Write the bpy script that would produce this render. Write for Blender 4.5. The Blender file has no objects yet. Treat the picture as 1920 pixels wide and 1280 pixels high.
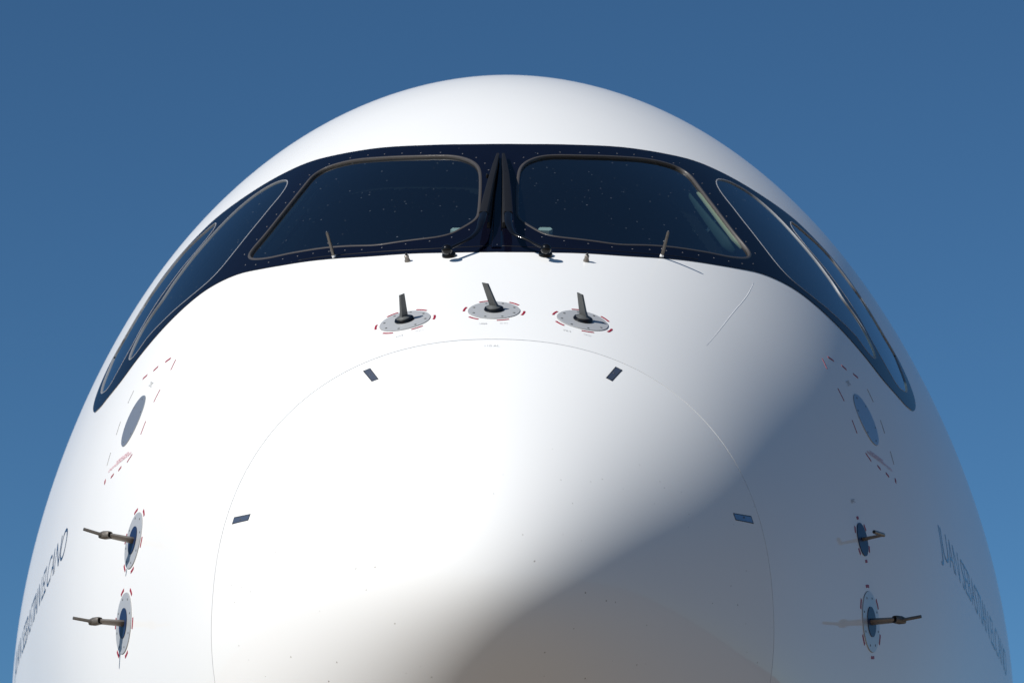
import bpy, bmesh, math, random
import numpy as np
from mathutils import Vector, Matrix
from mathutils.geometry import delaunay_2d_cdt

# ---------------------------------------------------------------- camera, sky, sun, exposure
sc = bpy.context.scene
C = sc.collection
YAW, PITCH, ROLL, FPX = -0.0104, 0.2771, 0.0010, 6011.6
fw = Vector((math.sin(YAW)*math.cos(PITCH), math.cos(YAW)*math.cos(PITCH), math.sin(PITCH)))
rt = Vector((math.cos(YAW), -math.sin(YAW), 0)); up = rt.cross(fw)
rt2 = rt*math.cos(ROLL)+up*math.sin(ROLL); up2 = -rt*math.sin(ROLL)+up*math.cos(ROLL)
cd = bpy.data.cameras.new('camera'); cam = bpy.data.objects.new('camera', cd); C.objects.link(cam)
cam.matrix_world = Matrix(((rt2.x, up2.x, -fw.x, 0.1819), (rt2.y, up2.y, -fw.y, -10.0), (rt2.z, up2.z, -fw.z, -2.9446), (0, 0, 0, 1)))
cd.sensor_width = 36; cd.lens = 36*FPX/1920; cd.clip_end = 20000; cd.clip_start = .1
cd.dof.use_dof = True; cd.dof.focus_distance = 12.1; cd.dof.aperture_fstop = 6.3
sc.camera = cam

SUN = Vector((-.597, -.535, .597)).normalized()
W = bpy.data.worlds.new('World'); sc.world = W; W.use_nodes = True
nt = W.node_tree; nt.nodes.clear()
sky = nt.nodes.new('ShaderNodeTexSky'); sky.sky_type = 'NISHITA'; sky.sun_disc = False
sky.sun_elevation = math.asin(SUN.z); sky.sun_rotation = math.atan2(SUN.x, SUN.y)
sky.altitude = 0; sky.air_density = .8; sky.dust_density = .3; sky.ozone_density = 8
bg = nt.nodes.new('ShaderNodeBackground'); bg.inputs['Strength'].default_value = .081
wo = nt.nodes.new('ShaderNodeOutputWorld')
tint = nt.nodes.new('ShaderNodeMixRGB'); tint.blend_type = 'MULTIPLY'; tint.inputs[0].default_value = 1; tint.inputs[2].default_value = (.715, .955, .93, 1)   # white balance of the sky
nt.links.new(sky.outputs[0], tint.inputs[1]); nt.links.new(tint.outputs[0], bg.inputs[0]); nt.links.new(bg.outputs[0], wo.inputs[0])
sl = bpy.data.lights.new('sun', 'SUN'); sl.energy = 5.0; sl.angle = math.radians(.53); sl.color = (1, .965, .91)
so = bpy.data.objects.new('sun', sl); C.objects.link(so); so.rotation_euler = SUN.to_track_quat('Z', 'Y').to_euler()
sc.cycles.caustics_reflective = False; sc.cycles.caustics_refractive = False
sc.view_settings.view_transform = 'Standard'; sc.view_settings.look = 'None'
sc.view_settings.exposure = .04; sc.view_settings.gamma = 1

# ---------------------------------------------------------------- fuselage surface (metres; +y aft of the nose tip, z from the cabin axis)
Z0 = -0.8532
SK = np.array([0, .12, .45, 1.0, 1.8, 2.8, 4.0, 5.5, 7.5, 10.0]); QK = np.sqrt(SK)
def cub(xk, yk):
    n = len(xk); h = np.diff(xk); A = np.zeros((n, n)); r = np.zeros(n); A[0, 0] = 1
    for i in range(1, n-1):
        A[i, i-1] = h[i-1]; A[i, i] = 2*(h[i-1]+h[i]); A[i, i+1] = h[i]
        r[i] = 6*((yk[i+1]-yk[i])/h[i]-(yk[i]-yk[i-1])/h[i-1])
    A[-1, -1] = 2*h[-1]; A[-1, -2] = h[-1]; r[-1] = -6*(yk[-1]-yk[-2])/h[-1]
    M = np.linalg.solve(A, r)
    def f(x):
        x = np.clip(x, xk[0], xk[-1]); i = np.clip(np.searchsorted(xk, x, side='right')-1, 0, n-2)
        a = xk[i+1]-x; b = x-xk[i]; H = h[i]
        return M[i]*a**3/(6*H)+M[i+1]*b**3/(6*H)+(yk[i]/H-M[i]*H/6)*a+(yk[i+1]/H-M[i+1]*H/6)*b
    return f
fT = cub(QK, np.array([Z0, -0.5460, -0.1995, 0.2341, 0.8053, 1.5613, 2.2889, 2.8212, 3.0336, 3.045]))
fW = cub(QK, np.array([0, 0.3108, 0.6241, 0.9737, 1.3135, 1.6843, 2.0150, 2.3518, 2.7554, 2.98]))
fB = cub(QK, np.array([Z0, -1.0918, -1.3647, -1.7222, -2.1290, -2.4935, -2.7808, -2.9691, -3.0442, -3.045]))
fN = cub(np.array([0, 1.5, 3, 4.5, 8.]), np.array([2, 2.2755, 2.0791, 1.9590, 2.]))
def surf0(s, f):
    s = np.asarray(s, float); f = np.radians(np.asarray(f, float)); q = np.sqrt(np.maximum(s, 0))
    T, Wd, B = fT(q), fW(q), fB(q); c = (T+B)/2
    n = fN(np.clip(s, 0, 8)); u = np.sin(f) > 0
    H = np.where(u, T-c, c-B); nn = n
    W_ = np.maximum(Wd, 1e-5); H = np.maximum(H, 1e-5)
    r = (np.abs(np.cos(f)/W_)**nn+np.abs(np.sin(f)/H)**nn)**(-1/nn)
    return np.stack([r*np.cos(f), s, c+r*np.sin(f)], -1)
def normal(s, f):
    s = np.asarray(s, float); f = np.asarray(f, float); es = np.minimum(2e-3, s*.3+1e-6)
    a = surf0(s+es, f)-surf0(s-es, f); b = surf0(s, f+.08)-surf0(s, f-.08)
    n = np.cross(a, b); n /= np.maximum(np.linalg.norm(n, axis=-1, keepdims=True), 1e-12)
    return n
def surf(s, f, h=0.):
    return surf0(s, f)+normal(s, f)*np.asarray(h)[..., None] if np.ndim(h) else surf0(s, f)+normal(s, f)*h
def chart(P):
    P = np.asarray(P, float); q = np.sqrt(np.maximum(P[..., 1], 0)); c = (fT(q)+fB(q))/2
    return np.stack([P[..., 1], np.degrees(np.arctan2(P[..., 2]-c, P[..., 0]))], -1)
def frame(s, f):
    """surface point, 'right' tangent (round the section), 'aft' tangent, outward normal"""
    p = surf0(s, f); n = normal(s, f); a = surf0(s+.01, f)-surf0(s-.01, f)
    a = a-n*(a@n); a /= np.linalg.norm(a); r = np.cross(a, n); return p, r, a, n
mir = lambda L: [[l[0], 180-l[1]]+list(l[2:]) for l in L]

# ---------------------------------------------------------------- materials
def mat(name, col, rough=.5, metal=0., coat=0., coat_rough=.03, spec=.5, var=0., scale=4., bump=0.):
    m = bpy.data.materials.new(name); m.use_nodes = True; t = m.node_tree; b = t.nodes['Principled BSDF']
    b.inputs['Base Color'].default_value = (*col, 1); b.inputs['Roughness'].default_value = rough
    b.inputs['Metallic'].default_value = metal; b.inputs['Coat Weight'].default_value = coat
    b.inputs['Coat Roughness'].default_value = coat_rough; b.inputs['Coat IOR'].default_value = 1.42; b.inputs['Specular IOR Level'].default_value = spec
    tc = t.nodes.new('ShaderNodeTexCoord')
    nz = t.nodes.new('ShaderNodeTexNoise'); nz.inputs['Scale'].default_value = scale; nz.inputs['Detail'].default_value = 5
    t.links.new(tc.outputs['Object'], nz.inputs['Vector'])
    mx = t.nodes.new('ShaderNodeMixRGB'); mx.blend_type = 'MIX'
    mx.inputs[1].default_value = (*[c*(1-var) for c in col], 1); mx.inputs[2].default_value = (*[min(1, c*(1+var)) for c in col], 1)
    t.links.new(nz.outputs['Fac'], mx.inputs[0]); t.links.new(mx.outputs[0], b.inputs['Base Color'])
    if bump:
        bp = t.nodes.new('ShaderNodeBump'); bp.inputs['Strength'].default_value = bump; bp.inputs['Distance'].default_value = .002
        t.links.new(nz.outputs['Fac'], bp.inputs['Height']); t.links.new(bp.outputs[0], b.inputs['Normal'])
    return m
def specks(m, scale, thr, col, keep=.35, zone=None):
    """small stuck specks (insects, dust): sparse cells of a 3-D Voronoi, mixed over the base colour"""
    t = m.node_tree; b = t.nodes['Principled BSDF']; src = b.inputs['Base Color'].links[0].from_socket
    tc = t.nodes.new('ShaderNodeTexCoord'); v = t.nodes.new('ShaderNodeTexVoronoi'); v.inputs['Scale'].default_value = scale
    t.links.new(tc.outputs['Object'], v.inputs['Vector'])
    sp = t.nodes.new('ShaderNodeSeparateColor'); t.links.new(v.outputs['Color'], sp.inputs[0])
    g = t.nodes.new('ShaderNodeMath'); g.operation = 'LESS_THAN'; g.inputs[1].default_value = keep
    t.links.new(sp.outputs[0], g.inputs[0])
    r = t.nodes.new('ShaderNodeMath'); r.operation = 'MULTIPLY'; r.inputs[1].default_value = thr
    t.links.new(sp.outputs[1], r.inputs[0])
    l = t.nodes.new('ShaderNodeMath'); l.operation = 'LESS_THAN'
    t.links.new(v.outputs['Distance'], l.inputs[0]); t.links.new(r.outputs[0], l.inputs[1])
    k = t.nodes.new('ShaderNodeMath'); k.operation = 'MULTIPLY'
    t.links.new(g.outputs[0], k.inputs[0]); t.links.new(l.outputs[0], k.inputs[1]); out = k
    if zone:
        sx = t.nodes.new('ShaderNodeSeparateXYZ'); t.links.new(tc.outputs['Object'], sx.inputs[0])
        mr = t.nodes.new('ShaderNodeMapRange'); mr.inputs[1].default_value = zone[0]; mr.inputs[2].default_value = zone[1]
        mr.inputs[3].default_value = 0; mr.inputs[4].default_value = .8; t.links.new(sx.outputs[2], mr.inputs[0])
        k2 = t.nodes.new('ShaderNodeMath'); k2.operation = 'MULTIPLY'
        t.links.new(out.outputs[0], k2.inputs[0]); t.links.new(mr.outputs[0], k2.inputs[1]); out = k2
    mx = t.nodes.new('ShaderNodeMixRGB'); mx.inputs[2].default_value = (*col, 1)
    t.links.new(out.outputs[0], mx.inputs[0]); t.links.new(src, mx.inputs[1]); t.links.new(mx.outputs[0], b.inputs['Base Color'])
M = {}
M['white'] = mat('white_gloss_paint', (.76, .76, .75), .45, spec=0, coat=.6, coat_rough=.02, var=.012, scale=1.3)
M['radome'] = mat('white_radome_paint', (.76, .76, .75), .45, spec=0, coat=.36, coat_rough=.025, var=.012, scale=1.3)
specks(M['radome'], 30, .10, (.24, .21, .18), .55, (-.2, -.8))
M['navy'] = mat('navy_gloss_paint', (.0028, .0032, .009), .5, spec=0, coat=.55, coat_rough=.03, var=.15, scale=9)
specks(M['navy'], 34, .08, (.2, .21, .25), .16)
M['seal'] = mat('taupe_window_seal', (.052, .046, .043), .5, coat=.1, coat_rough=.15, var=.12, scale=30)
M['rim'] = mat('bare_metal_window_rim', (.30, .31, .33), .55, metal=.15, spec=.3, var=.1, scale=30)
M['gap'] = mat('dark_seam_gasket', (.035, .035, .035), .7, var=.1)
M['black'] = mat('black_gloss_fitting', (.004, .004, .005), .3, coat=.45, spec=.1, coat_rough=.04, var=.2, scale=20)
M['rubber'] = mat('black_rubber', (.018, .018, .02), .6, var=.2, scale=25)
M['wiper'] = mat('charcoal_wiper_coating', (.008, .0075, .008), .55, spec=.25, coat=.05, coat_rough=.2, var=.2, scale=25)
M['vane'] = mat('dark_anodised_metal', (.10, .105, .105), .45, metal=.2, var=.15, scale=40)
M['plate'] = mat('pale_grey_metal_plate', (.48, .49, .50), .4, metal=.3, var=.04, scale=30)
M['static'] = mat('bare_metal_static_plate', (.42, .45, .49), .42, metal=.8, var=.07, scale=45)
M['hub'] = mat('dark_blue_hub_plate', (.011, .024, .070), .4, spec=.25, var=.2, scale=20)
M['steel'] = mat('worn_steel_probe', (.25, .225, .20), .42, metal=.7, var=.18, scale=35)
M['steeld'] = mat('heat_darkened_steel', (.15, .135, .12), .45, metal=.6, var=.25, scale=40)
M['lug'] = mat('polished_steel_lug', (.28, .31, .37), .38, metal=.9, var=.15, scale=60)
M['red'] = mat('red_marking_paint', (.29, .006, .028), .5, var=.08, scale=60)
M['grey'] = mat('grey_marking_paint', (.33, .33, .33), .6, spec=.2, var=.1, scale=60)
M['pink'] = mat('small_red_print', (.55, .22, .25), .5, var=.1, scale=60)
M['blue'] = mat('blue_lettering_paint', (.016, .027, .06), .4, coat=.6, var=.05, scale=20)
M['screw'] = mat('bright_screw_head', (.12, .12, .13), .5, metal=.5, var=.1, scale=50)
M['lining'] = mat('dark_cockpit_lining', (.004, .007, .009), .9, spec=.2, var=.2, scale=5)
M['teal'] = mat('teal_side_panel', (.05, .085, .085), .7, spec=.3, var=.2, scale=8)
M['cream'] = mat('cream_pillar_trim', (.66, .64, .46), .55, var=.1, scale=12)
M['pale'] = mat('pale_plastic', (.80, .84, .80), .45, var=.05, scale=20)
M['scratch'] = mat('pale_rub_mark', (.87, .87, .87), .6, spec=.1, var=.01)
M['ground'] = mat('pale_concrete', (.25, .20, .152), .85, spec=.2, var=.12, scale=.15)
M['hills'] = mat('dry_hillside', (.13, .105, .08), .95, spec=.1, var=.25, scale=.01)
M['line'] = mat('white_apron_paint', (.75, .74, .7), .7, var=.08, scale=2)
def glass():
    m = bpy.data.materials.new('tinted_windshield_glass'); m.use_nodes = True; t = m.node_tree; t.nodes.clear()
    o = t.nodes.new('ShaderNodeOutputMaterial'); fr = t.nodes.new('ShaderNodeFresnel'); ge = t.nodes.new('ShaderNodeNewGeometry'); io = t.nodes.new('ShaderNodeMapRange'); io.inputs[3].default_value = 1.72; io.inputs[4].default_value = 1/1.72
    t.links.new(ge.outputs['Backfacing'], io.inputs[0]); t.links.new(io.outputs[0], fr.inputs[0])
    tr = t.nodes.new('ShaderNodeBsdfTransparent'); tr.inputs[0].default_value = (.50, .60, .60, 1)
    gl = t.nodes.new('ShaderNodeBsdfGlossy'); gl.inputs['Roughness'].default_value = .015; gl.inputs[0].default_value = (.92, .96, 1, 1)
    mx = t.nodes.new('ShaderNodeMixShader'); t.links.new(fr.outputs[0], mx.inputs[0]); t.links.new(tr.outputs[0], mx.inputs[1]); t.links.new(gl.outputs[0], mx.inputs[2])
    tc = t.nodes.new('ShaderNodeTexCoord'); v = t.nodes.new('ShaderNodeTexVoronoi'); v.inputs['Scale'].default_value = 40
    t.links.new(tc.outputs['Object'], v.inputs['Vector'])
    sp = t.nodes.new('ShaderNodeSeparateColor'); t.links.new(v.outputs['Color'], sp.inputs[0])
    p = t.nodes.new('ShaderNodeMath'); p.operation = 'POWER'; p.inputs[1].default_value = 3.0; t.links.new(sp.outputs[1], p.inputs[0])
    r = t.nodes.new('ShaderNodeMath'); r.operation = 'MULTIPLY'; r.inputs[1].default_value = .15; t.links.new(p.outputs[0], r.inputs[0])
    l = t.nodes.new('ShaderNodeMath'); l.operation = 'LESS_THAN'; t.links.new(v.outputs['Distance'], l.inputs[0]); t.links.new(r.outputs[0], l.inputs[1])
    nz = t.nodes.new('ShaderNodeTexNoise'); nz.inputs['Scale'].default_value = 3; t.links.new(tc.outputs['Object'], nz.inputs['Vector'])
    k = t.nodes.new('ShaderNodeMath'); k.operation = 'MULTIPLY'; t.links.new(l.outputs[0], k.inputs[0]); t.links.new(nz.outputs['Fac'], k.inputs[1])
    ad = t.nodes.new('ShaderNodeMath'); ad.operation = 'MULTIPLY_ADD'; ad.inputs[1].default_value = .8; ad.inputs[2].default_value = .006
    t.links.new(k.outputs[0], ad.inputs[0])
    df = t.nodes.new('ShaderNodeBsdfDiffuse'); df.inputs[0].default_value = (.21, .24, .27, 1)
    m2 = t.nodes.new('ShaderNodeMixShader'); t.links.new(ad.outputs[0], m2.inputs[0]); t.links.new(mx.outputs[0], m2.inputs[1]); t.links.new(df.outputs[0], m2.inputs[2])
    t.links.new(m2.outputs[0], o.inputs[0]); return m
M['glass'] = glass()

# ---------------------------------------------------------------- mesh helpers
def mesh(name, V, F, m, parent=None, smooth=True, N=None, sharp=None, **kw):
    me = bpy.data.meshes.new(name); me.from_pydata([tuple(map(float, v)) for v in V], [], [tuple(map(int, f)) for f in F])
    me.materials.append(M[m]); me.update()
    if smooth: me.polygons.foreach_set('use_smooth', [True]*len(me.polygons))
    if sharp is not None: me.set_sharp_from_angle(angle=math.radians(sharp))
    if N is not None: me.normals_split_custom_set_from_vertices([tuple(n) for n in N])
    o = bpy.data.objects.new(name, me); C.objects.link(o)
    if parent: o.parent = parent
    for k, v in kw.items(): o[k] = v
    return o
def smooth_loop(L, n, closed=True, it=2, kf=.035):
    """resample an outline of (station, angle) evenly along a Catmull-Rom curve"""
    P = np.array([[a[0], a[1]*kf] for a in L]); m = len(P); out = []
    for i in range(m if closed else m-1):
        if closed: a, b, c, d = P[i-1], P[i], P[(i+1) % m], P[(i+2) % m]
        else: a, b, c, d = P[max(i-1, 0)], P[i], P[i+1], P[min(i+2, m-1)]
        for t in np.linspace(0, 1, 12, endpoint=False):
            out.append(.5*((2*b)+(c-a)*t+(2*a-5*b+4*c-d)*t*t+(3*b-a-3*c+d)*t**3))
    if not closed: out.append(P[-1])
    Q = np.array(out)
    if closed: Q = np.vstack([Q, Q[:1]])
    l = np.concatenate([[0], np.cumsum(np.linalg.norm(np.diff(Q, axis=0), axis=1))])
    u = np.linspace(0, l[-1], n+1)[:-1] if closed else np.linspace(0, l[-1], n)
    R = np.stack([np.interp(u, l, Q[:, 0]), np.interp(u, l, Q[:, 1])], -1)
    for _ in range(it):
        if closed: R = .5*R+.25*(np.roll(R, 1, 0)+np.roll(R, -1, 0))
        else: R[1:-1] = .5*R[1:-1]+.25*(R[:-2]+R[2:])
    R[:, 1] /= kf; return R
def area(L): x, y = L[:, 0], L[:, 1]; return .5*np.sum(x*np.roll(y, -1)-y*np.roll(x, -1))
def inpoly(P, L):
    x, y = P[:, 0], P[:, 1]; r = np.zeros(len(P), bool)
    bb = (x >= L[:, 0].min()) & (x <= L[:, 0].max()) & (y >= L[:, 1].min()) & (y <= L[:, 1].max())
    idx = np.nonzero(bb)[0]
    for k in range(0, len(idx), 20000):
        i = idx[k:k+20000]; X = x[i][:, None]; Y = y[i][:, None]; a = L; b = np.roll(L, -1, 0)
        c = (a[:, 1] > Y) != (b[:, 1] > Y)
        xi = (b[:, 0]-a[:, 0])*(Y-a[:, 1])/np.where(b[:, 1] == a[:, 1], 1e-12, b[:, 1]-a[:, 1])+a[:, 0]
        r[i] = ((c & (X < xi)).sum(1) % 2).astype(bool)
    return r
def loop3d(L, d=0., h=0.):
    """outline moved inward by d along the surface and outward by h off it"""
    P = surf0(L[:, 0], L[:, 1]); N = normal(L[:, 0], L[:, 1])
    T = np.roll(P, -1, 0)-np.roll(P, 1, 0); T /= np.linalg.norm(T, axis=1, keepdims=True)
    B = np.cross(N, T)
    cen = P.mean(0)
    sgn = 1 if area(np.stack([L[:, 0], L[:, 1]*.035], -1)) > 0 else -1
    return P+B*(d*sgn)+N*h, N
def inset(L, d):
    Q = chart(loop3d(L, d)[0]); Q[:, 1] /= 1/.035
    for _ in range(2): Q = .6*Q+.2*(np.roll(Q, 1, 0)+np.roll(Q, -1, 0))
    Q[:, 1] /= .035; return Q
def patch(name, outer, holes, h, m, parent, step=.04, rim=.006, **kw):
    """a sheet following the fuselage surface at height h, with holes and turned-in edges"""
    k = .035; loops = [outer]+holes; pts = []; edges = []
    for L in loops:
        o = len(pts); pts += [(a, b*k) for a, b in L]; edges += [(o+i, o+(i+1) % len(L)) for i in range(len(L))]
    s0, s1 = outer[:, 0].min(), outer[:, 0].max(); f0, f1 = outer[:, 1].min()*k, outer[:, 1].max()*k
    G = np.array([(s, f) for s in np.arange(s0, s1, step) for f in np.arange(f0, f1, step)])
    G2 = np.stack([G[:, 0], G[:, 1]/k], -1); ok = inpoly(G2, outer)
    for H in holes: ok &= ~inpoly(G2, H)
    G = G[ok]; bd = np.array(pts); D = np.ones(len(G), bool)
    for i in range(0, len(bd), 1):
        D &= (np.abs(G[:, 0]-bd[i, 0])+np.abs(G[:, 1]-bd[i, 1])) > step*.45
    pts += [tuple(g) for g in G[D]]
    V, E, F, *_ = delaunay_2d_cdt([Vector(p) for p in pts], edges, [], 0, 1e-6)
    V = np.array([[v[0], v[1]/k] for v in V]); F = [f for f in F]
    cen = np.array([V[list(f)].mean(0) for f in F]); ok = inpoly(cen, outer)
    for H in holes: ok &= ~inpoly(cen, H)
    F = [f for f, o in zip(F, ok) if o]
    P = surf(V[:, 0], V[:, 1], h); N = normal(V[:, 0], V[:, 1])
    # outward winding
    a, b, c = P[F[0][0]], P[F[0][1]], P[F[0][2]]
    if np.dot(np.cross(b-a, c-a), N[F[0][0]]) < 0: F = [f[::-1] for f in F]
    P = list(P); N = list(N); F = list(F)
    if rim:
        for L in loops:
            p = surf(L[:, 0], L[:, 1], h); q = surf(L[:, 0], L[:, 1], h-rim); n = normal(L[:, 0], L[:, 1])
            t = np.roll(p, -1, 0)-np.roll(p, 1, 0); w = np.cross(n, t); w /= np.linalg.norm(w, axis=1, keepdims=True)
            o = len(P); m_ = len(L); P += list(p)+list(q); N += list(w)*2
            F += [(o+i, o+(i+1) % m_, o+m_+(i+1) % m_, o+m_+i) for i in range(m_)]
    return mesh(name, P, F, m, parent, N=N, **kw)
def ringsweep(name, L, prof, m, parent, **kw):
    rows = [loop3d(L, d, h)[0] for d, h in prof]; n = len(L); V = np.vstack(rows); F = []
    for k in range(len(prof)-1):
        for i in range(n):
            j = (i+1) % n; F.append((k*n+i, k*n+j, (k+1)*n+j, (k+1)*n+i))
    return mesh(name, V, F, m, parent, sharp=50, **kw)
def tube(P, R, n=10, cap=True, flat=None):
    """sweep of circles (or ellipses flat=(axis, ratio)) along points P with radii R -> V, F"""
    P = [np.array(p, float) for p in P]; V = []; F = []; m = len(P)
    ref = np.array([0, 0, 1.]) if flat is None else np.array(flat[0], float)
    for i, p in enumerate(P):
        t = P[min(i+1, m-1)]-P[max(i-1, 0)]; t /= np.linalg.norm(t)
        a = ref-t*(ref@t)
        if np.linalg.norm(a) < .05: a = np.array([1, 0, .3])-t*(t@np.array([1, 0, .3]))
        a /= np.linalg.norm(a); b = np.cross(t, a); r = R[i] if hasattr(R, '__len__') else R
        ra, rb = (r, r) if flat is None else (r, r*flat[1])
        for k in range(n):
            w = 2*math.pi*k/n; V.append(p+a*ra*math.cos(w)+b*rb*math.sin(w))
    for i in range(m-1):
        for k in range(n):
            F.append((i*n+k, i*n+(k+1) % n, (i+1)*n+(k+1) % n, (i+1)*n+k))
    if cap: F.append(tuple(range(n))[::-1]); F.append(tuple((m-1)*n+k for k in range(n)))
    return V, F
def join(*parts):
    V = []; F = []
    for v, f in parts:
        o = len(V); V += list(v); F += [tuple(i+o for i in q) for q in f]
    return V, F
def lathe(p, n, prof, seg=32, u=None):
    """revolve (radius, height) pairs about axis n at p"""
    p = np.array(p); n = np.array(n)/np.linalg.norm(n); a = np.cross(n, [.3, .9, .2]) if u is None else np.array(u)
    a = a-n*(a@n); a /= np.linalg.norm(a); b = np.cross(n, a); V = []; F = []
    for r, h in prof:
        for k in range(seg):
            w = 2*math.pi*k/seg; V.append(p+n*h+(a*math.cos(w)+b*math.sin(w))*r)
    for i in range(len(prof)-1):
        for k in range(seg): F.append((i*seg+k, i*seg+(k+1) % seg, (i+1)*seg+(k+1) % seg, (i+1)*seg+k))
    F.append(tuple((len(prof)-1)*seg+k for k in range(seg)))
    return V, F
def strip(pts, w, h=.0013, th=.0011):
    """thin painted strip along surface points [(s, angle)], width w: real thickness th"""
    P = np.array([surf(a, b, h) for a, b in pts]); N = np.array([normal(a, b) for a, b in pts])
    T = np.gradient(P, axis=0); T /= np.linalg.norm(T, axis=1, keepdims=True); B = np.cross(N, T)
    w = np.asarray(w)*np.ones(len(P)); V = []; n = len(P)
    V += list(P-B*w[:, None]/2); V += list(P+B*w[:, None]/2)
    V += list(P-B*w[:, None]/2-N*th); V += list(P+B*w[:, None]/2-N*th); F = []
    for i in range(n-1):
        F += [(i, i+1, n+i+1, n+i), (2*n+i, 2*n+i+1, i+1, i), (n+i, n+i+1, 3*n+i+1, 3*n+i)]
    F += [(0, n, 3*n, 2*n), (n-1, 2*n-1, 4*n-1, 3*n-1)]
    return V, F
def box(c, u, v, w, a, b, d, taper=1.):
    c = np.array(c); V = []
    for sw in (-1, 1):
        k = 1 if sw < 0 else taper
        for su, sv in ((-1, -1), (1, -1), (1, 1), (-1, 1)): V.append(c+u*a/2*su*k+v*b/2*sv*k+w*d/2*sw)
    return V, [(3, 2, 1, 0), (4, 5, 6, 7), (0, 1, 5, 4), (1, 2, 6, 5), (2, 3, 7, 6), (3, 0, 4, 7)]

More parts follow.
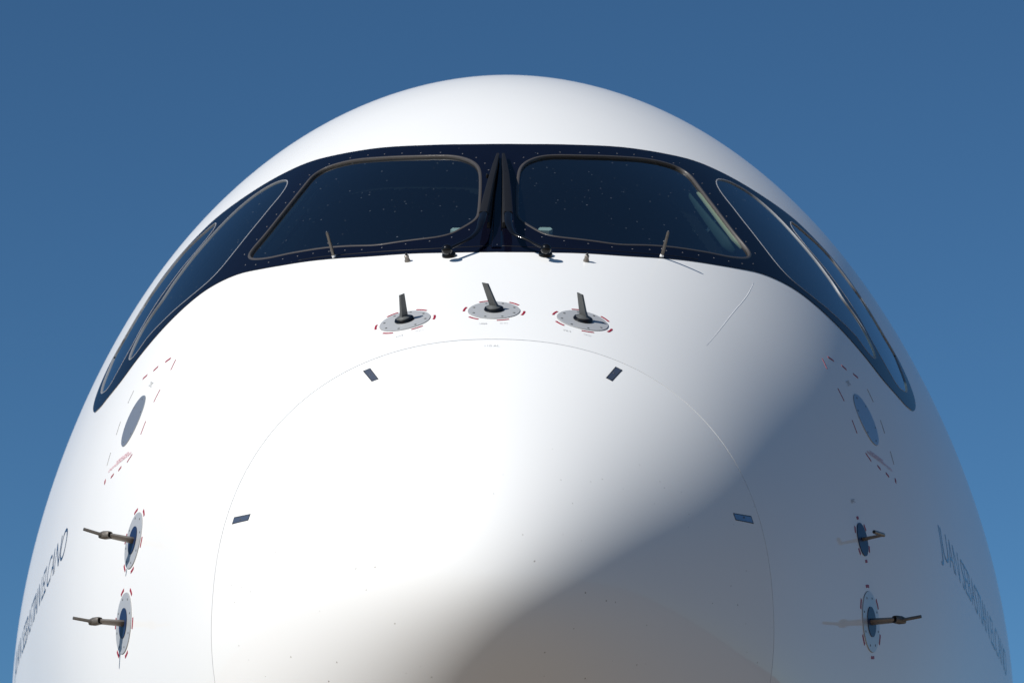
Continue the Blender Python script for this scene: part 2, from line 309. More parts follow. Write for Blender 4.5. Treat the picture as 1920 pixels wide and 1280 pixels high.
# ---------------------------------------------------------------- traced positions on the skin: (station behind the nose in m, angle round the section in degrees)
T = {
 'mask': [[2.797,90.06],[2.808,94.07],[2.88,99.72],[3.023,105.3],[3.149,109.05],[3.311,112.85],[3.443,116.87],[3.593,121.21],[3.795,125.76],[3.853,127.89],[3.978,133.09],[4.017,137.85],[4.044,142.47],[4.15,146.58],[4.136,150.14],[4.012,152.12],[3.831,152.84],[3.72,152.49],[3.565,151.47],[3.274,148.12],[3.102,144.5],[2.967,141.01],[2.854,137.74],[2.756,134.73],[2.664,131.94],[2.561,129.36],[2.434,126.54],[2.277,123.5],[2.123,119.72],[1.946,113.83],[1.822,107.77],[1.738,99.2],[1.716,92.56],[1.717,89.42]],
 'fo': [[2.536,124.49],[2.575,123.95],[2.631,121.41],[2.725,118.76],[2.84,116.21],[2.949,114.26],[3.031,112.87],[3.047,111.29],[3.014,109.48],[2.95,107.21],[2.865,104.64],[2.797,102.07],[2.743,99.47],[2.707,96.85],[2.681,95.27],[2.637,93.87],[2.575,92.81],[2.495,92.31],[2.346,92.23],[2.204,92.31],[2.088,92.48],[2.034,92.68],[1.983,93.72],[1.928,95.43],[1.894,96.73],[1.878,98.88],[1.885,102.07],[1.901,105.25],[1.917,107.35],[1.951,109.38],[2.048,113.28],[2.101,115.22],[2.155,117.15],[2.217,119.08],[2.321,121.96],[2.421,123.76],[2.49,124.45]],
 'mo': [[2.734,125.85],[2.699,127.76],[2.692,129.12],[2.703,130.48],[2.732,131.76],[2.773,133.01],[2.816,134.3],[2.895,136.14],[2.985,138.29],[3.064,139.98],[3.144,141.79],[3.161,143.1],[3.202,144.07],[3.274,145.01],[3.348,144.95],[3.389,144.41],[3.395,143.51],[3.422,142.53],[3.433,141.12],[3.417,139.39],[3.405,138.17],[3.371,136.86],[3.376,135.71],[3.407,134.47],[3.398,132.99],[3.418,131.46],[3.414,130.06],[3.422,128.68],[3.418,128.16],[3.435,126.29],[3.445,124.83],[3.45,123.61],[3.446,121.28],[3.409,119.13],[3.339,117.13],[3.272,116.23],[3.227,115.81],[3.175,115.78],[3.104,116.16],[3.018,117.31],[2.953,118.83],[2.875,120.7],[2.821,122.45],[2.773,124.13]],
 'ro': [[3.611,125.52],[3.5,126.24],[3.456,128.05],[3.443,129.42],[3.453,130.77],[3.469,132.3],[3.464,133.81],[3.469,135.34],[3.485,137.03],[3.479,138.28],[3.475,139.78],[3.466,141.39],[3.459,143.06],[3.477,144.7],[3.497,146.13],[3.53,147.58],[3.565,148.76],[3.643,149.73],[3.822,150.36],[3.908,150.12],[3.972,149.47],[4.027,148.38],[4.036,147.39],[4.081,146.05],[4.111,144.45],[4.095,142.83],[4.119,140.96],[4.069,139.17],[3.99,137.46],[3.953,135.85],[3.94,134.34],[3.917,132.9],[3.911,131.48],[3.867,130.2],[3.812,128.97],[3.75,127.8],[3.7,126.63],[3.667,125.82]],
 'seam': [[1.02,-179.08],[0.932,161.97],[0.939,134.77],[0.936,113.79],[0.905,90.11]],
 'plates': [[[0.862,119.93],[0.858,118.19],[0.762,118.0],[0.763,119.72]],[[0.768,62.03],[0.869,61.74],[0.866,60.08],[0.765,60.2]],[[0.92,164.56],[0.913,163.02],[0.804,162.1],[0.805,163.69]],[[0.801,17.95],[0.922,17.07],[0.922,15.41],[0.809,16.22]]],
 'vanes': [[[1.146,107.29],0.094],[[1.156,89.97],0.094],[[1.147,72.75],0.095]],
 'pit': {"lu":[[2.057,167.51],0.108],"ll":[[2.095,-179.49],0.116],"ru":[[2.068,12.49],0.064],"rl":[[2.091,-0.4],0.114]},
 'stat': [[2.583,151.26],0.11],
 'rods': [[1.962,113.95],[1.964,65.93]],
 'noz': [[1.703,103.82],[1.702,76.02]],
 'dash': [[[2.375,140.81],[2.359,142.34]],[[2.364,145.44],[2.368,147.42]],[[2.364,150.33],[2.362,152.33]],[[2.389,155.44],[2.434,156.81]],[[2.816,147.79],[2.826,149.69]],[[2.825,152.32],[2.815,154.13]],[[2.811,156.69],[2.807,158.51]],[[2.458,141.12],[2.505,142.02]],[[2.583,143.19],[2.621,144.02]],[[2.697,145.04],[2.743,145.82]],[[2.513,157.78],[2.544,158.42]],[[2.618,159.21],[2.653,159.82]],[[2.75,160.51],[2.761,160.91]]],
 'dtext': [[[2.413,155.54],[2.749,159.51]],[[2.455,155.63],[2.633,157.82]]],
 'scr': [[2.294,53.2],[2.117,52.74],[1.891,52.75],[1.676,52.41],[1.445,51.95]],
 'lab': [0.854,90.05],
 'wl': [[1.697,97.38],[1.65,97.61,0.05],[1.683,95.93,0.05],[1.731,93.86,0.055],[1.794,92.71,0.06],[1.863,92.23,0.065],[1.933,91.93,0.065],[2.008,91.64,0.065],[2.272,90.98,0.05],[2.609,90.23,0.03]],
 'wr': [[1.702,82.36],[1.654,82.28,0.05],[1.683,83.83,0.05],[1.721,85.63,0.055],[1.757,87.45,0.06],[1.841,88.27,0.065],[1.932,88.44,0.065],[2.032,88.54,0.065],[2.324,89.07,0.05],[2.609,89.58,0.03]],
 'clip': [[2.33,91.48],[2.356,89.16]],
 'paneledge': [[1.77,90.52],[1.765,94.17],[1.775,99.11],[1.809,103.81],[1.868,108.46],[1.938,112.21],[2.029,115.85],[2.113,118.74]],
 'postS': [[2.615,89.98],[2.388,89.87],[2.078,89.69],[1.749,89.45]],
 'tabL': [[-0.158,2.088,0.957]],
 'tabR': [[0.186,2.097,0.961]],
 'handle': [[0.835,3.247,1.355],[0.836,3.192,1.318],[0.852,3.191,1.306],[0.88,3.24,1.316],[0.907,3.321,1.348],[0.924,3.403,1.386]],
 'pillar': [[0.816,3.187,1.52],[0.869,3.04,1.389],[0.922,2.906,1.259],[0.973,2.806,1.146],[1.005,2.761,1.085]],
 'panel': [[0.787,3.176,1.497],[0.833,3.015,1.361],[0.886,2.881,1.232],[0.94,2.785,1.121],[0.973,2.752,1.068]],
 'rupr': [2.04,18.48],
 'rlpr': [2.084,-6.61],
 'lupr': [2.093,173.22]}
A_SEAM, B_SEAM = 0.9248, -0.1115      # the radome joint lies in a slightly raked plane: s = A + B z
def seam_at(f):
    s = np.full(np.shape(f), .95)
    for _ in range(30): s = .5*s+.5*(A_SEAM+B_SEAM*surf0(s, f)[..., 2])
    return s

# ---------------------------------------------------------------- the apron under the aircraft
GZ = -4.85
def plane(name, x0, x1, y0, y1, z, m, n=1, **kw):
    return mesh(name, [(x0, y0, z), (x1, y0, z), (x1, y1, z), (x0, y1, z)], [(0, 1, 2, 3)], m, None, smooth=False, **kw)
# unseen terrain ring, added to darken and warm the horizon mirrored in the nose
rg = random.Random(11); hv = []; hf = []
for i in range(120):
    w = 2*math.pi*i/120; hh = 55+40*math.sin(3*w+1)*math.sin(7*w)+rg.uniform(-8, 8)
    for r, z in ((1500, GZ-2), (1650, GZ+hh*.7), (1850, GZ+hh)): hv.append((r*math.sin(w), r*math.cos(w), z))
for i in range(120):
    j = (i+1) % 120
    for k in range(2): hf.append((i*3+k, j*3+k, j*3+k+1, i*3+k+1))
mesh('hills', hv, hf, 'hills', None, kind='structure')
plane('ground', -6000, 6000, -6000, 6000, GZ, 'ground', kind='structure')

air = bpy.data.objects.new('airliner', None); air.empty_display_size = 1; C.objects.link(air)
air.location = (0, 0, 0)
air['label'] = 'white airliner nose seen from below, dark blue band round its cockpit windows, against blue sky'
air['category'] = 'airliner'

# ---------------------------------------------------------------- skin
def grid(S, H, nf, cap_tip=False, hole=None):
    f = np.linspace(0, 360, nf, endpoint=False)
    ff, ss = np.meshgrid((f+180) % 360-180, S); hh = np.repeat(np.array(H)[:, None], nf, 1)
    sa = seam_at(ff[0])[None]-SS     # shift the rings so that one of them follows the joint
    ss = ss*(1+sa/SS) if S[0] < .5 else ss+sa*np.clip((1.6-ss)/(1.6-SS), 0, 1)
    P = surf0(ss.ravel(), ff.ravel())+normal(ss.ravel(), ff.ravel())*hh.ravel()[:, None]
    F = []; ins = None
    if hole is not None: ins = inpoly(np.stack([ss.ravel(), ff.ravel()], -1), hole)
    for i in range(len(S)-1):
        a = i*nf+np.arange(nf); b = i*nf+(np.arange(nf)+1) % nf
        Q = np.stack([a, b, b+nf, a+nf], -1)
        if ins is not None: Q = Q[~ins[Q].all(1)]
        F += Q.tolist()
    if cap_tip: F.append(list(range(nf))[::-1])
    return P, F
SS = .95
half = smooth_loop(T['mask'], 260, closed=False, it=3)
half[0, 1] = 90; half[-1, 1] = 90; half[0, 0] = T['mask'][0][0]; half[-1, 0] = T['mask'][-1][0]
MASK = np.vstack([half, np.stack([half[1:-1, 0], 180-half[1:-1, 1]], -1)[::-1]])
q = np.linspace(math.sqrt(2e-6), math.sqrt(SS-.0017), 110); S = q*q
P, F = grid(np.concatenate([S, [SS-.0017]]), [0]*110+[-.014], 288, True)
rad = mesh('radome', P, F, 'radome', air, sharp=60)
S = np.concatenate([[SS+.0017, SS+.0017, SS+.012], np.arange(SS+.04, 7, .03), np.linspace(7.1, 11.6, 30), [14, 18, 22]])
P, F = grid(S, [-.014]+[0]*(len(S)-1), 360, False, MASK)
skin = mesh('fuselage_skin', P, F, 'white', air, sharp=60)
P, F = grid(np.array([SS-.02, SS+.02]), [-.010, -.010], 288)
mesh('seam_gasket', P, F, 'gap', air)
e = surf0(np.full(72, 22.), np.linspace(-180, 175, 72)); mesh('rear_closure', e, [tuple(range(72))[::-1]], 'white', air, smooth=False)

# ---------------------------------------------------------------- cockpit window band
FRONT = smooth_loop(T['fo'], 150, it=2); MID = smooth_loop(T['mo'], 170, it=9); REAR = smooth_loop(T['ro'], 150, it=6)
qm = surf0(MASK[:, 0], MASK[:, 1]); cr = REAR.mean(0)
for _ in range(40):     # keep the rearmost pane clear of the paint edge
    pr = surf0(REAR[:, 0], REAR[:, 1]); dm = np.array([np.linalg.norm(qm-a, axis=1).min() for a in pr])
    bad = (dm < .021) | ~inpoly(REAR, MASK)
    if not bad.any(): break
    REAR[bad, 0] += (cr[0]-REAR[bad, 0])*.03; REAR[bad, 1] += (cr[1]+.0*cr[1]-REAR[bad, 1])*.01
    REAR[:, 0] = .5*REAR[:, 0]+.25*(np.roll(REAR[:, 0], 1)+np.roll(REAR[:, 0], -1)) if _ % 6 == 5 else REAR[:, 0]
fl = lambda L: np.stack([L[:, 0], 180-L[:, 1]], -1)[::-1]
WINS = [('windshield', FRONT, 'front'), ('windshield', fl(FRONT), 'front'), ('side_window', MID, 'side'), ('side_window', fl(MID), 'side'), ('side_window', REAR, 'side'), ('side_window', fl(REAR), 'side')]
holes = [inset(L, .005 if k == 'front' else .0012) for _, L, k in WINS]
mask = patch('window_surround', MASK, holes, .003, 'navy', air, step=.02)
rng = random.Random(4)
glasses = []
for nme, L, k in WINS:
    if k == 'front':
        prof = [(-.001, -.001), (0, .0035), (.0015, .0045), (.0105, .0045), (.0115, .0035), (.0122, -.002), (.0123, -.008)]; wd = .0118; mt = 'seal'; gh = -.006
    else:
        prof = [(-.0005, -.001), (0, .0036), (.001, .0042), (.0038, .0042), (.0045, .0015), (.0047, -.006)]; wd = .0015; mt = 'rim'; gh = -.001
    g = patch(nme, inset(L, wd), [], gh, 'glass', air, step=.025, rim=0)
    ringsweep('frame', L, prof, mt, g)
    # screw heads round the pane
    P3, N3 = loop3d(L, -.032 if k == 'front' else -.02, .003); Q = chart(P3); vs = []
    ok = inpoly(Q, MASK)
    for _, L2, _k in WINS:
        if L2 is not L: ok &= ~inpoly(Q, L2)
    per = np.linalg.norm(np.roll(P3, -1, 0)-P3, axis=1); acc = 0
    if k == 'front':
        for i in range(len(P3)):
            acc += per[i]
            if acc > .085:
                acc = 0
                if ok[i]: vs.append(lathe(P3[i], N3[i], [(.0036, -.002), (.0036, .0004), (.0026, .0011), (.001, .0013)], 8))
        if vs: V, F = join(*vs); mesh('screws', V, F, 'screw', g, kind='stuff')
    glasses.append(g)
# thin panel edge line below the windshields
for sg in (0, 1):
    pl = T['paneledge']
    if sg: pl = mir(pl)
    V, F = strip(smooth_loop(pl, 40, closed=False)[:, :2].tolist(), .0028, h=.0042, th=.003)
    mesh('panel_edge', V, F, 'wiper', air)

# ---------------------------------------------------------------- cockpit interior seen through the glass
ang = np.linspace(-40, 220, 420); st = np.arange(1.3, 5.3, .017)
ff, ss = np.meshgrid(ang, st); f1 = ff.ravel(); s1 = ss.ravel()
P = surf0(s1, f1)-normal(s1, f1)*.15; n = len(ang); F = []
ins = np.zeros(len(f1), bool)
for _, L, _k in WINS: ins |= inpoly(np.stack([s1, f1], -1), inset(L, .0))
for i in range(len(st)-1):
    for j in range(n-1):
        c = (i*n+j, i*n+j+1, (i+1)*n+j+1, (i+1)*n+j)
        if not ins[list(c)].any(): F.append(c)
mesh('cockpit_lining', P, F, 'lining', air)
def simple(name, c, d, m, par=air, rot=0, bev=.02):
    bm = bmesh.new(); bmesh.ops.create_cube(bm, size=1)
    for v in bm.verts: v.co = Vector((v.co.x*d[0], v.co.y*d[1], v.co.z*d[2]))
    bmesh.ops.bevel(bm, geom=bm.edges[:], offset=bev, segments=2, affect='EDGES')
    R_ = Matrix.Rotation(rot, 3, 'X')
    for v in bm.verts: v.co = R_ @ v.co+Vector(c)
    me = bpy.data.meshes.new(name); bm.to_mesh(me); bm.free(); me.materials.append(M[m])
    o = bpy.data.objects.new(name, me); C.objects.link(o); o.parent = par; return o
bw = np.linspace(-180, 175, 72); e = surf0(np.full(72, 5.2), bw)-normal(np.full(72, 5.2), bw)*.03
mesh('bulkhead', e, [tuple(range(72))], 'lining', air, smooth=False)
simple('cockpit_floor', (0, 3.4, -.9), (2.3, 3.2, .06), 'lining')
simple('glareshield', (0, 2.45, .52), (1.3, .6, .12), 'lining', bev=.05)
for sx in (-.55, .55):
    st_ = simple('pilot_seat', (sx, 4.1, .25), (.5, .16, .85), 'lining', rot=-.12, bev=.06)
    simple('headrest', (sx, 4.16, .86), (.3, .12, .2), 'lining', par=st_, bev=.05)
def inner(s, f, d): return surf0(s, f)-normal(s, f)*d
for sg, key in ((-1, 'tabL'), (1, 'tabR')):
    # pale stand-by light housing low at the inner corner of each windshield
    b = np.array(T[key][0]); nn = normal(2.1, 90.); u = np.array([1., 0, 0]); a = np.cross(nn, u)
    pts = [(-.028, -.012), (-.016, -.022), (.016, -.026), (.030, -.010), (.022, .012), (-.020, .014)]
    V = [b+u*x*sg+a*y for x, y in pts]+[b+u*x*sg+a*y-nn*.03 for x, y in pts]
    F = [(0, 1, 2, 3, 4, 5)]+[(i, (i+1) % 6, 6+(i+1) % 6, 6+i) for i in range(6)]
    mesh('compass_light', V, F, 'pale', air, smooth=False)
for sg in (1, -1):
    k = np.array([sg, 1, 1])
    V, F = tube(list(np.array(T['pillar'])*k), [.008, .011, .012, .012, .006], 12, flat=((0, 0, 1), .7)); mesh('pillar_trim', V, F, 'cream', air)
    V, F = tube(list(np.array(T['panel'])*k), [.006, .016, .022, .026, .012], 12, flat=((0, 0, 1), .4)); mesh('side_panel', V, F, 'teal', air)
hb = np.array(T['handle']); hb[:, 1] = hb[:, 1].mean()*.6+hb[:, 1]*.4
V, F = tube(list(hb), .009, 10); mesh('grab_handle', V, F, 'pale', air)

# ---------------------------------------------------------------- things on the skin
def conform(fr, X, Y, h):
    p, u, v, n = fr; Q = np.array(p)+np.outer(X, u)+np.outer(Y, v); c = chart(Q); return surf(c[:, 0], c[:, 1], h)
def disc_on(fr, R, h, th=.004, seg=56, r0=0.):
    V = []; F = []; rad = [R, R, R*.7, R*.35]; hs = [h-th, h, h, h]
    w = np.linspace(0, 2*math.pi, seg, endpoint=False)
    for r, hh in zip(rad, hs): V += list(conform(fr, r*np.cos(w), r*np.sin(w), hh))
    for i in range(len(rad)-1):
        for k in range(seg): F.append((i*seg+k, i*seg+(k+1) % seg, (i+1)*seg+(k+1) % seg, (i+1)*seg+k))
    F.append(tuple((len(rad)-1)*seg+k for k in range(seg)))
    return V, F
def arc_on(fr, r0, r1, a0, a1, h=.0013, th=.0011, seg=7):
    w = np.radians(np.linspace(a0, a1, seg)); V = []
    for r, hh in ((r0, h), (r1, h), (r0, h-th), (r1, h-th)): V += list(conform(fr, r*np.cos(w), r*np.sin(w), hh))
    F = []; s = seg
    for i in range(s-1): F += [(i, i+1, s+i+1, s+i), (2*s+i, 2*s+i+1, i+1, i), (s+i, s+i+1, 3*s+i+1, 3*s+i)]
    F += [(0, s, 3*s, 2*s), (s-1, 2*s-1, 4*s-1, 3*s-1)]
    return V, F
def glyphs(fr, x0, y0, dx, n, hgt, m, par, seed=1):
    """a tiny line of print, too small to read in the photograph"""
    r = random.Random(seed); L = []
    for i in range(n):
        x = x0+i*dx; w = dx*.18
        for (a, b, c, d) in r.sample([(0, 0, w, hgt), (dx*.45, 0, w, hgt), (0, hgt-w, dx*.6, w), (0, 0, dx*.6, w), (0, hgt*.45, dx*.6, w)], 3):
            X = np.array([x+a, x+a+c, x+a+c, x+a]); Y = np.array([y0+b, y0+b, y0+b+d, y0+b+d])
            L.append((list(conform(fr, X, Y, .0022+.0002*len(L)/20)), [(0, 1, 2, 3)]))
    V, F = join(*L); return mesh('small_print', V, F, m, par, smooth=False)

def vane(c, R, lean, tw, lab, seed):
    s, f = c; fr = frame(s, f); p, u, v, n = fr
    V, F = disc_on(fr, R, .0035, .004); root = mesh('sensor_vane', V, F, 'plate', air, sharp=40, label=lab)
    V, F = disc_on(fr, R*1.018, .0012, .003); mesh('gasket', V, F, 'grey', root, sharp=40)
    for a in (108, 48, -12, -72, -132, 168):
        V, F = arc_on(fr, R*1.13, R*1.215, a-12, a+12); mesh('red_dash', V, F, 'red', root, smooth=False)
    for a in (22, 67, 112, 158, -67, -113, -22, -158):
        q = p+(u*math.cos(math.radians(a))+v*math.sin(math.radians(a)))*R*.84+n*.003
        cc = chart(q); q = surf(cc[0], cc[1], .0032)
        V, F = lathe(q, normal(cc[0], cc[1]), [(.0048, 0), (.0045, .0012), (.002, .0005)], 12); mesh('screw', V, F, 'vane', root)
    V, F = lathe(p, n, [(.036, .003), (.037, .006), (.034, .0115), (.026, .0135), (.012, .014)], 40); mesh('collar', V, F, 'black', root, sharp=40)
    V, F = lathe(p-u*.002, n, [(.0265, .0132), (.0255, .016), (.018, .0195), (.012, .0225)], 32); mesh('hub', V, F, 'vane', root, sharp=40)
    # the vane itself: a flat tapered blade, its top cut on a slant
    t = np.array(lean); tipc = p+n*.108+t
    e = u*math.cos(tw)+v*math.sin(tw); g = np.cross(n, e); V = []
    for k, (b, w, z) in enumerate(((p+n*.019, .0145, .0075), (p+n*.042+t*.3, .0128, .006), (tipc, .0118, .0045))):
        V += [b-e*w-g*z, b+e*w-g*z, b+e*w*1.05+g*z, b-e*w+g*z]
    V[9] = V[9]-n*.001-e*.004; V[10] = V[10]-n*.005-e*.001; V[8] = V[8]-n*.001; V[11] = V[11]-n*.003
    F = [(3, 2, 1, 0), (8, 9, 10, 11)]
    for i in (0, 4):
        for k in range(4): F.append((i+k, i+(k+1) % 4, i+4+(k+1) % 4, i+4+k))
    mesh('blade', V, F, 'vane', root, smooth=False)
    glyphs(fr, -R*.55, -R*1.62, .0075, 4, .011, 'grey', root, seed); glyphs(fr, R*.25, -R*1.55, .006, 5, .007, 'grey', root, seed+1)
    return root
V3 = T['vanes']
vane(V3[0][0], .094, (.013, 0, 0), .6, 'left one of three dark vanes on round plates above the radome seam', 3)
vane(V3[1][0], .094, (-.031, 0, 0), -.35, 'middle one of three dark vanes on round plates above the radome seam', 5)
vane(V3[2][0], .094, (-.030, 0, 0), -.35, 'right one of three dark vanes on round plates above the radome seam', 8)

def probe(c, R, kind, off, lab):
    s, f = c; fr = frame(s, f); p, u, v, n = fr; sx = 1 if p[0] > 0 else -1
    # in-plane axes: aft and up along the skin
    aft = v; upv = np.cross(aft, n); upv = upv if upv[2] > 0 else -upv; fr2 = (p, aft, upv, n)
    V, F = disc_on(fr2, R, .0035, .004); root = mesh('pitot_probe' if kind == 'pitot' else 'temperature_probe', V, F, 'plate' if kind == 'pitot' else 'hub', air, sharp=40, label=lab)
    if kind == 'pitot':
        V, F = disc_on(fr2, R*1.015, .0012, .003); mesh('gasket', V, F, 'grey', root, sharp=40)
        V, F = disc_on(fr2, R*.5, .0062, .004); mesh('hub', V, F, 'hub', root, sharp=40)
        for a in range(22, 382, 45):
            q = p+(aft*math.cos(math.radians(a))+upv*math.sin(math.radians(a)))*R*.84; cc = chart(q); q = surf(cc[0], cc[1], .0032)
            V, F = lathe(q, normal(cc[0], cc[1]), [(.0046, 0), (.0042, .0012), (.002, .0005)], 10); mesh('screw', V, F, 'vane', root)
    k = 1.13 if kind == 'pitot' else 1.22
    for a in range(off, off+360, 60):
        V, F = arc_on(fr2, R*k, R*(k+.10 if kind == 'pitot' else k+.18), a-9, a+9); mesh('red_dash', V, F, 'red', root, smooth=False)
    fwd = np.array([0, -1., 0]); fwd = fwd-n*(fwd@n)*.9; fwd /= np.linalg.norm(fwd)
    L0 = .098 if kind == 'pitot' else .086
    side = np.cross(n, fwd); B = []; prof = [(1, 0), (.55, .8), (-.2, 1), (-1, .15), (-1, -.15), (-.2, -1), (.55, -.8)]
    for h, ch, th, sh in ((.004, .031, .0125, 0), (.03, .029, .0115, .002), (L0, .026, .010, .004)) if kind == 'pitot' else ((.004, .022, .007, 0), (.03, .018, .006, .002), (L0, .013, .005, .006)):
        B += [p+n*h+fwd*(a*ch+sh)+side*b*th for a, b in prof]
    m = len(prof); F = [tuple(range(m))[::-1], tuple(range(2*m, 3*m))]
    for i in range(2):
        for j in range(m): F.append((i*m+j, i*m+(j+1) % m, (i+1)*m+(j+1) % m, (i+1)*m+j))
    mesh('strut', B, F, 'steel', root, sharp=50)
    if kind == 'pitot':
        # open-fronted head, then the thin measuring tube beyond it
        a1 = fwd*.85-n*.52; a1 /= np.linalg.norm(a1); b1 = np.cross(side, a1); hc = p+n*(L0+.014)-fwd*.002; V = []; ring = 16
        rows = [(-.030, .0075), (-.026, .0125), (-.006, .0165), (.020, .0155), (.026, .0145), (.026, .011), (.004, .010)]
        for d, r in rows:
            for q_ in range(ring):
                w = 2*math.pi*q_/ring; cw, sw = math.cos(w), math.sin(w); V.append(hc+a1*d+b1*r*.95*math.copysign(abs(cw)**.6, cw)+side*r*.95*math.copysign(abs(sw)**.6, sw))
        F = [tuple(range(ring))]
        for i in range(len(rows)-1):
            for q_ in range(ring): F.append((i*ring+q_, i*ring+(q_+1) % ring, (i+1)*ring+(q_+1) % ring, (i+1)*ring+q_))
        hd = mesh('head', V, F, 'steeld', root, sharp=45)
        V, F = lathe(hc+a1*.008, a1, [(.0108, 0), (.0107, .0004)], 14, u=b1); mesh('inlet', V, F, 'rubber', root)
        t0 = p+n*(L0+.03)-fwd*.004; t1 = p+n*.200+fwd*.006+np.array([0, 0, .006])
        V, F = tube([t0, t0*.8+t1*.2, t1], [.0075, .0064, .0062], 14); mesh('tube', V, F, 'steeld', root, sharp=50)
    else:
        t0 = p+n*L0+fwd*.008; t1 = t0+fwd*.07-n*.018+upv*.004
        V, F = tube([t0-fwd*.012, t0, t1], [.006, .008, .0075], 14); mesh('head', V, F, 'steel', root, sharp=50)
        V, F = lathe(t1, t1-t0, [(.0055, 0), (.0055, .0006)], 12); mesh('inlet', V, F, 'rubber', root)
    return root
PT = T['pit']
probe(PT['lu'][0], .110, 'pitot', 0, 'upper of the two probes on the sunlit left side of the nose')
probe(PT['ll'][0], .117, 'pitot', 0, 'lower of the two probes on the sunlit left side of the nose')
probe(PT['rl'][0], .116, 'pitot', 30, 'lower probe on the shaded right side, with round grey plate')
r_ = probe(PT['ru'][0], .065, 'temp', 30, 'small hooked probe with dark blue plate on the shaded right side')
glyphs((lambda a: (a[0], a[2], np.cross(a[2], a[3])*1., a[3]))(frame(*T['rupr'])), -.03, -.01, .014, 4, .014, 'grey', r_, 4)

# static pressure plates with their dashed red rectangles
ss_, sf_ = T['stat'][0]
for sg in (0, 1):
    g = (lambda a, b: (a, 180-b)) if sg else (lambda a, b: (a, b))
    s, f = g(ss_, sf_); a = frame(s, f); upv = np.cross(a[2], a[3]); upv = upv if upv[2] > 0 else -upv; fr2 = (a[0], a[2], upv, a[3])
    V, F = disc_on(fr2, .112, .003, .004); root = mesh('static_plate', V, F, 'static', air, sharp=40, label='round metal static plate on the %s side of the nose' % ('shaded right' if sg else 'sunlit left'))
    V, F = disc_on(fr2, .1135, .0012, .003); mesh('gasket', V, F, 'grey', root, sharp=40)
    cols = [(2.29, 2.3)]
    for k_, d in enumerate(T['dash']):
        (s0, f0), (s1_, f1_) = d
        col = k_ < 7
        w = .0065 if col else .009
        V, F = strip([g(s0, f0), g((s0+s1_)/2, (f0+f1_)/2), g(s1_, f1_)], w if k_ < 12 else .022); mesh('red_dash', V, F, 'grey' if 3 < k_ < 7 else 'red', root, smooth=False)
    for x in range(6):
        w = 2*math.pi*(x+.5)/6; q = conform(fr2, np.array([.095*math.cos(w)]), np.array([.095*math.sin(w)]), .003)[0]; cc = chart(q)
        V, F = lathe(q, normal(cc[0], cc[1]), [(.004, 0), (.0037, .001), (.001, .0006)], 8); mesh('screw', V, F, 'screw', root)
    for q_, (e0, e1) in enumerate(T['dtext']):
        p0 = surf0(*g(*e0)); p1 = surf0(*g(*e1)); ln = np.linalg.norm(p1-p0); nn = normal(*g(*e0)); uu = (p1-p0)/ln; uu = uu-nn*(uu@nn); uu /= np.linalg.norm(uu)
        vv = np.cross(nn, uu); vv = vv if vv[2] > 0 else -vv
        glyphs((p0, uu, vv, nn), 0, 0, .0135, int(ln/.0135), .0105, 'pink', root, 5+q_)
    glyphs(fr2, -.03, .155, .02, 3, .02, 'grey', root, 9)

# radome latches: polished plates sunk in dark-edged slots
for i, q in enumerate(T['plates']):
    Q = np.array(q); cen = Q.mean(0); Q = cen+(Q-cen)
    def rr(k, kk, h): # corners drawn in towards the middle by k along and kk across
        a, b, c, d = Q; U = (b-a+c-d)/4; W_ = (d-a+c-b)/4
        L_ = np.array([cen-U*k-W_*kk, cen+U*k-W_*kk, cen+U*k+W_*kk, cen-U*k+W_*kk]); return list(surf(L_[:, 0], L_[:, 1], h))
    lu = np.linalg.norm(surf0(*Q[1])-surf0(*Q[0])); lw = np.linalg.norm(surf0(*Q[3])-surf0(*Q[0]))
    ku, kw = 1-.006/lu, 1-.006/lw
    V = rr(1, 1, -.001)+rr(1, 1, .0012)+rr(ku, kw, .0012)+rr(ku-.01, kw-.01, .0004); F = []
    for k in range(3):
        for j in range(4): F.append((k*4+j, k*4+(j+1) % 4, (k+1)*4+(j+1) % 4, (k+1)*4+j))
    pos = ['upper left', 'upper right', 'left side', 'right side'][i]
    root = mesh('radome_latch', V, F, 'rubber', air, smooth=False, label='narrow polished latch plate at the %s of the radome edge' % pos)
    V = rr(ku, kw, .0009)+rr(ku, kw, .0003); mesh('latch_plate', V, [(0, 1, 2, 3), (7, 6, 5, 4)]+[(j, 4+j, 4+(j+1) % 4, (j+1) % 4) for j in range(4)], 'lug', root, smooth=False)
    V, F = lathe(surf(cen[0]+.004, cen[1]+.15, .0009), normal(cen[0], cen[1]), [(.0035, 0), (.003, .001), (.0015, .0014)], 10); mesh('latch_pin', V, F, 'screw', root)

# ice detector rods and washer nozzles
for (s, f), ln, tw in zip(T['rods'], ((.013, 0, 0), (-.014, 0, 0)), (1, -1)):
    p, u, v, n = frame(s, f); t = np.array(ln)
    V, F = lathe(p, n, [(.0085, -.004), (.0078, .010), (.0074, .012)], 16); root = mesh('icing_rod', V, F, 'white', air, sharp=40, label='thin upright icing rod at the foot of the %s windshield' % ('left' if tw > 0 else 'right'))
    V, F = tube([p+n*.010, p+n*.112+t], [.0068, .0054], 12); mesh('rod', V, F, 'steeld', root, sharp=50)
    for h in (.034, .068, .114):
        V, F = lathe(p+n*h+t*h/.115-u*.006*(1 if h < .1 else 0), -u if h < .1 else n, [(.0035, 0), (.003, .0025), (.001, .0035)], 8); mesh('stud', V, F, 'screw', root)
for i, (s, f) in enumerate(T['noz']):
    p, u, v, n = frame(s, f)
    V, F = lathe(p, n, [(.0115, -.003), (.0115, .006), (.0085, .012), (.009, .024), (.006, .027)], 14); root = mesh('washer_nozzle', V, F, 'steel', air, sharp=40, label='small metal washer nozzle below the %s windshield' % ('left' if i == 0 else 'right'))
    V, F = lathe(p+n*.026-v*.002, n, [(.0055, 0), (.004, .007), (.0015, .011)], 10); mesh('jet', V, F, 'rubber', root, sharp=40)

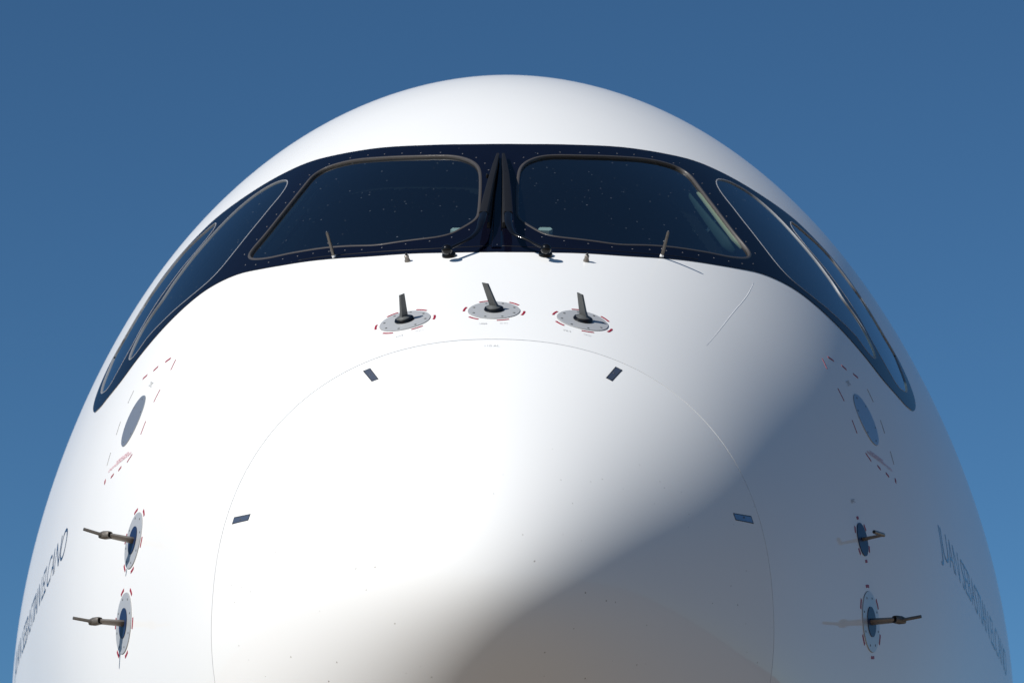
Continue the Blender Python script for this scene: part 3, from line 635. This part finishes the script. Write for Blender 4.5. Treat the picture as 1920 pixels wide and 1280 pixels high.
# windshield wipers: pivot post, crooked arm, long parked blade beam
for L, sg, lab in ((T['wl'], 1, 'left'), (T['wr'], -1, 'right')):
    (s, f) = L[0][:2]; p, u, v, n = frame(s, f)
    V, F = lathe(p, n, [(.026, -.004), (.027, .006), (.024, .014), (.016, .020), (.0145, .026)], 28); root = mesh('windshield_wiper', V, F, 'black', air, sharp=60, label='black wiper parked upright against the centre post, %s side' % lab)
    hc = surf(L[1][0], L[1][1], .047); V, F = lathe(hc-n*.018, n, [(.006, 0), (.0155, .004), (.0195, .012), (.0205, .02), (.018, .029), (.011, .036), (.003, .0385)], 28); mesh('pivot_cap', V, F, 'black', root)
    A = np.array([surf(a, b, h) for a, b, h in L[1:7]]); A[0] = hc
    D = []
    for i in range(len(A)-1):
        for t in np.linspace(0, 1, 6, endpoint=False):
            a, b, c, d = A[max(i-1, 0)], A[i], A[i+1], A[min(i+2, len(A)-1)]
            D.append(.5*((2*b)+(c-a)*t+(2*a-5*b+4*c-d)*t*t+(3*b-a-3*c+d)*t**3))
    D.append(A[-1]); m_ = len(D)
    R_ = np.interp(np.linspace(0, 1, m_), [0, .3, .6, .8, 1], [.009, .008, .0105, .0155, .016])
    V, F = tube(D, R_, 14, flat=(np.cross(n, [0, .6, .8]), .55)); mesh('arm', V, F, 'black', root, sharp=60)
    # blade beam: tapered channel with bevelled top
    B0 = surf(L[6][0], L[6][1], L[6][2]); B1 = surf(L[8][0], L[8][1], L[8][2]+.004); B2 = surf(L[9][0], L[9][1], L[9][2])
    ctrl = [B0, B0*.55+B1*.45, B1, B1*.45+B2*.55, B2]; wd = [.0175, .0165, .0135, .011, .006]; V = []
    for j, c_ in enumerate(ctrl):
        ch = chart(c_); nn = normal(ch[0], ch[1]); t = (ctrl[min(j+1, 4)]-ctrl[max(j-1, 0)]); t /= np.linalg.norm(t); e = np.cross(t, nn); w = wd[j]
        e = e*sg
        for a_, b_ in ((-1, -.4), (-1, .35), (-.55, .62), (.7, .62), (1, .2), (1, -.4)): V.append(c_+e*w*a_+nn*w*b_*.8)
    F = [tuple(range(6))[::-1], tuple(range(24, 30))]
    for i in range(4):
        for k in range(6): F.append((i*6+k, i*6+(k+1) % 6, (i+1)*6+(k+1) % 6, (i+1)*6+k))
    mesh('blade_beam', V, F, 'wiper', root, sharp=30)
    V = []
    for j, t_ in enumerate(np.linspace(0, 1, 9)):
        a_ = L[6][0]*(1-t_)+(L[9][0]+.01)*t_; b_ = (L[6][1]+.35*sg*0)*(1-t_)+L[9][1]*t_-.65*sg*(1-t_)
        for dx, hh in ((-.006, .002), (-.004, .026), (.004, .026), (.006, .002)):
            pp = surf(a_, b_, hh+.003); V.append(pp+np.array([dx, 0, 0]))
    F = [(0, 1, 2, 3), (35, 34, 33, 32)]
    for i in range(8):
        for k in range(4): F.append((i*4+k, i*4+(k+1) % 4, (i+1)*4+(k+1) % 4, (i+1)*4+k))
    mesh('rubber_blade', V, F, 'rubber', root, sharp=30)
    cs, cf = T['clip'][0 if sg > 0 else 1]; pc = surf(cs, cf, .052)
    V, F = lathe(pc, normal(cs, cf), [(.006, -.012), (.0065, .002), (.004, .006), (.0015, .007)], 12); mesh('blade_clip', V, F, 'black', root)
# raised centre strip between the windshields
V = []; ps = [a[0] for a in T['postS']]; r0 = [(ps[3], .022), (ps[2], .019), (ps[1], .015), (ps[0], .010)]
for s, w in r0:
    for dx, h in ((-1, .002), (-.7, .008), (.7, .008), (1, .002)): V.append(surf(s, 90., h)+np.array([dx*w, 0, 0]))
F = [(i*4+k, i*4+k+1, (i+1)*4+k+1, (i+1)*4+k) for i in range(3) for k in range(3)]
mesh('centre_post_strip', V, F, 'navy', air, sharp=30)

# thin strip paler than the skin right of the vanes, and stencil at the top of the radome
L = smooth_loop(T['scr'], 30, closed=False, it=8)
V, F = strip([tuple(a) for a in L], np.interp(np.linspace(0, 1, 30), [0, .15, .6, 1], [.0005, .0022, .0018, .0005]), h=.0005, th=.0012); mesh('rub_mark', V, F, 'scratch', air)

# ---------------------------------------------------------------- lettering
def text(body, place, size, name, par, m, bold=-.010):
    cu = bpy.data.curves.new(name, 'FONT'); cu.body = body; cu.size = 1; cu.offset = bold; cu.resolution_u = 5
    o = bpy.data.objects.new(name, cu); C.objects.link(o); bpy.context.view_layer.update()
    me = bpy.data.meshes.new_from_object(o.evaluated_get(bpy.context.evaluated_depsgraph_get())); C.objects.unlink(o); bpy.data.objects.remove(o)
    co = np.array([v.co[:] for v in me.vertices]); x0, x1 = co[:, 0].min(), co[:, 0].max(); y0, y1 = 0, .73
    X = (co[:, 0]-x0)/(x1-x0); Y = (co[:, 1]-y0)/(y1-y0)
    P = place(X, Y)
    for v, q_ in zip(me.vertices, P): v.co = Vector(q_)
    me.update(); me.materials.clear(); me.materials.append(M[m])
    o = bpy.data.objects.new(name, me); C.objects.link(o); o.parent = par; return o
def side_text(sgn):
    def place(X, Y):
        s = 3.535+(X if sgn > 0 else 1-X)*3.2; zb = -.047+.004*(s-3.5)+Y*.152
        f = np.zeros(len(s))
        for _ in range(12):
            P = surf0(s, f if sgn > 0 else 180-f); f = f+np.degrees((zb-P[:, 2])/np.maximum(np.hypot(P[:, 0], .4), 1))*.9
        return surf(s, f if sgn > 0 else 180-f, .001)
    return place
NAME = 'JUAN SEBASTIAN ELCANO'
def widths(s):
    cu = bpy.data.curves.new('w', 'FONT'); o = bpy.data.objects.new('w', cu); C.objects.link(o); r = []
    for k in range(len(s)+1):
        cu.body = s[:k]+'.'; bpy.context.view_layer.update(); r.append(o.evaluated_get(bpy.context.evaluated_depsgraph_get()).dimensions.x)
    bpy.data.objects.remove(o); return (np.array(r)-r[0])/(r[-1]-r[0])
WD = widths(NAME)
for sgn, lab in ((1, 'blue name lettering on the shaded right side'), (-1, 'blue name lettering on the sunlit left side')):
    base = side_text(sgn); root = None
    for k, ch in enumerate(NAME):
        if ch == ' ': continue
        w0, w1 = WD[k], WD[k+1]-.006
        o = text(ch, lambda X, Y: base(w0+X*(w1-w0), Y), 1, 'letter' if root else 'name_lettering', root or air, 'blue')
        if root is None: root = o; o['label'] = lab
fr = frame(*T['lab'])
text('110 AL', lambda X, Y: conform(fr, (X-.5)*.052, (Y-.5)*.018, .0006), 1, 'stencil', air, 'grey')
print('objects', len(bpy.data.objects), 'tris', sum(len(o.data.polygons) for o in bpy.data.objects if o.type == 'MESH'))
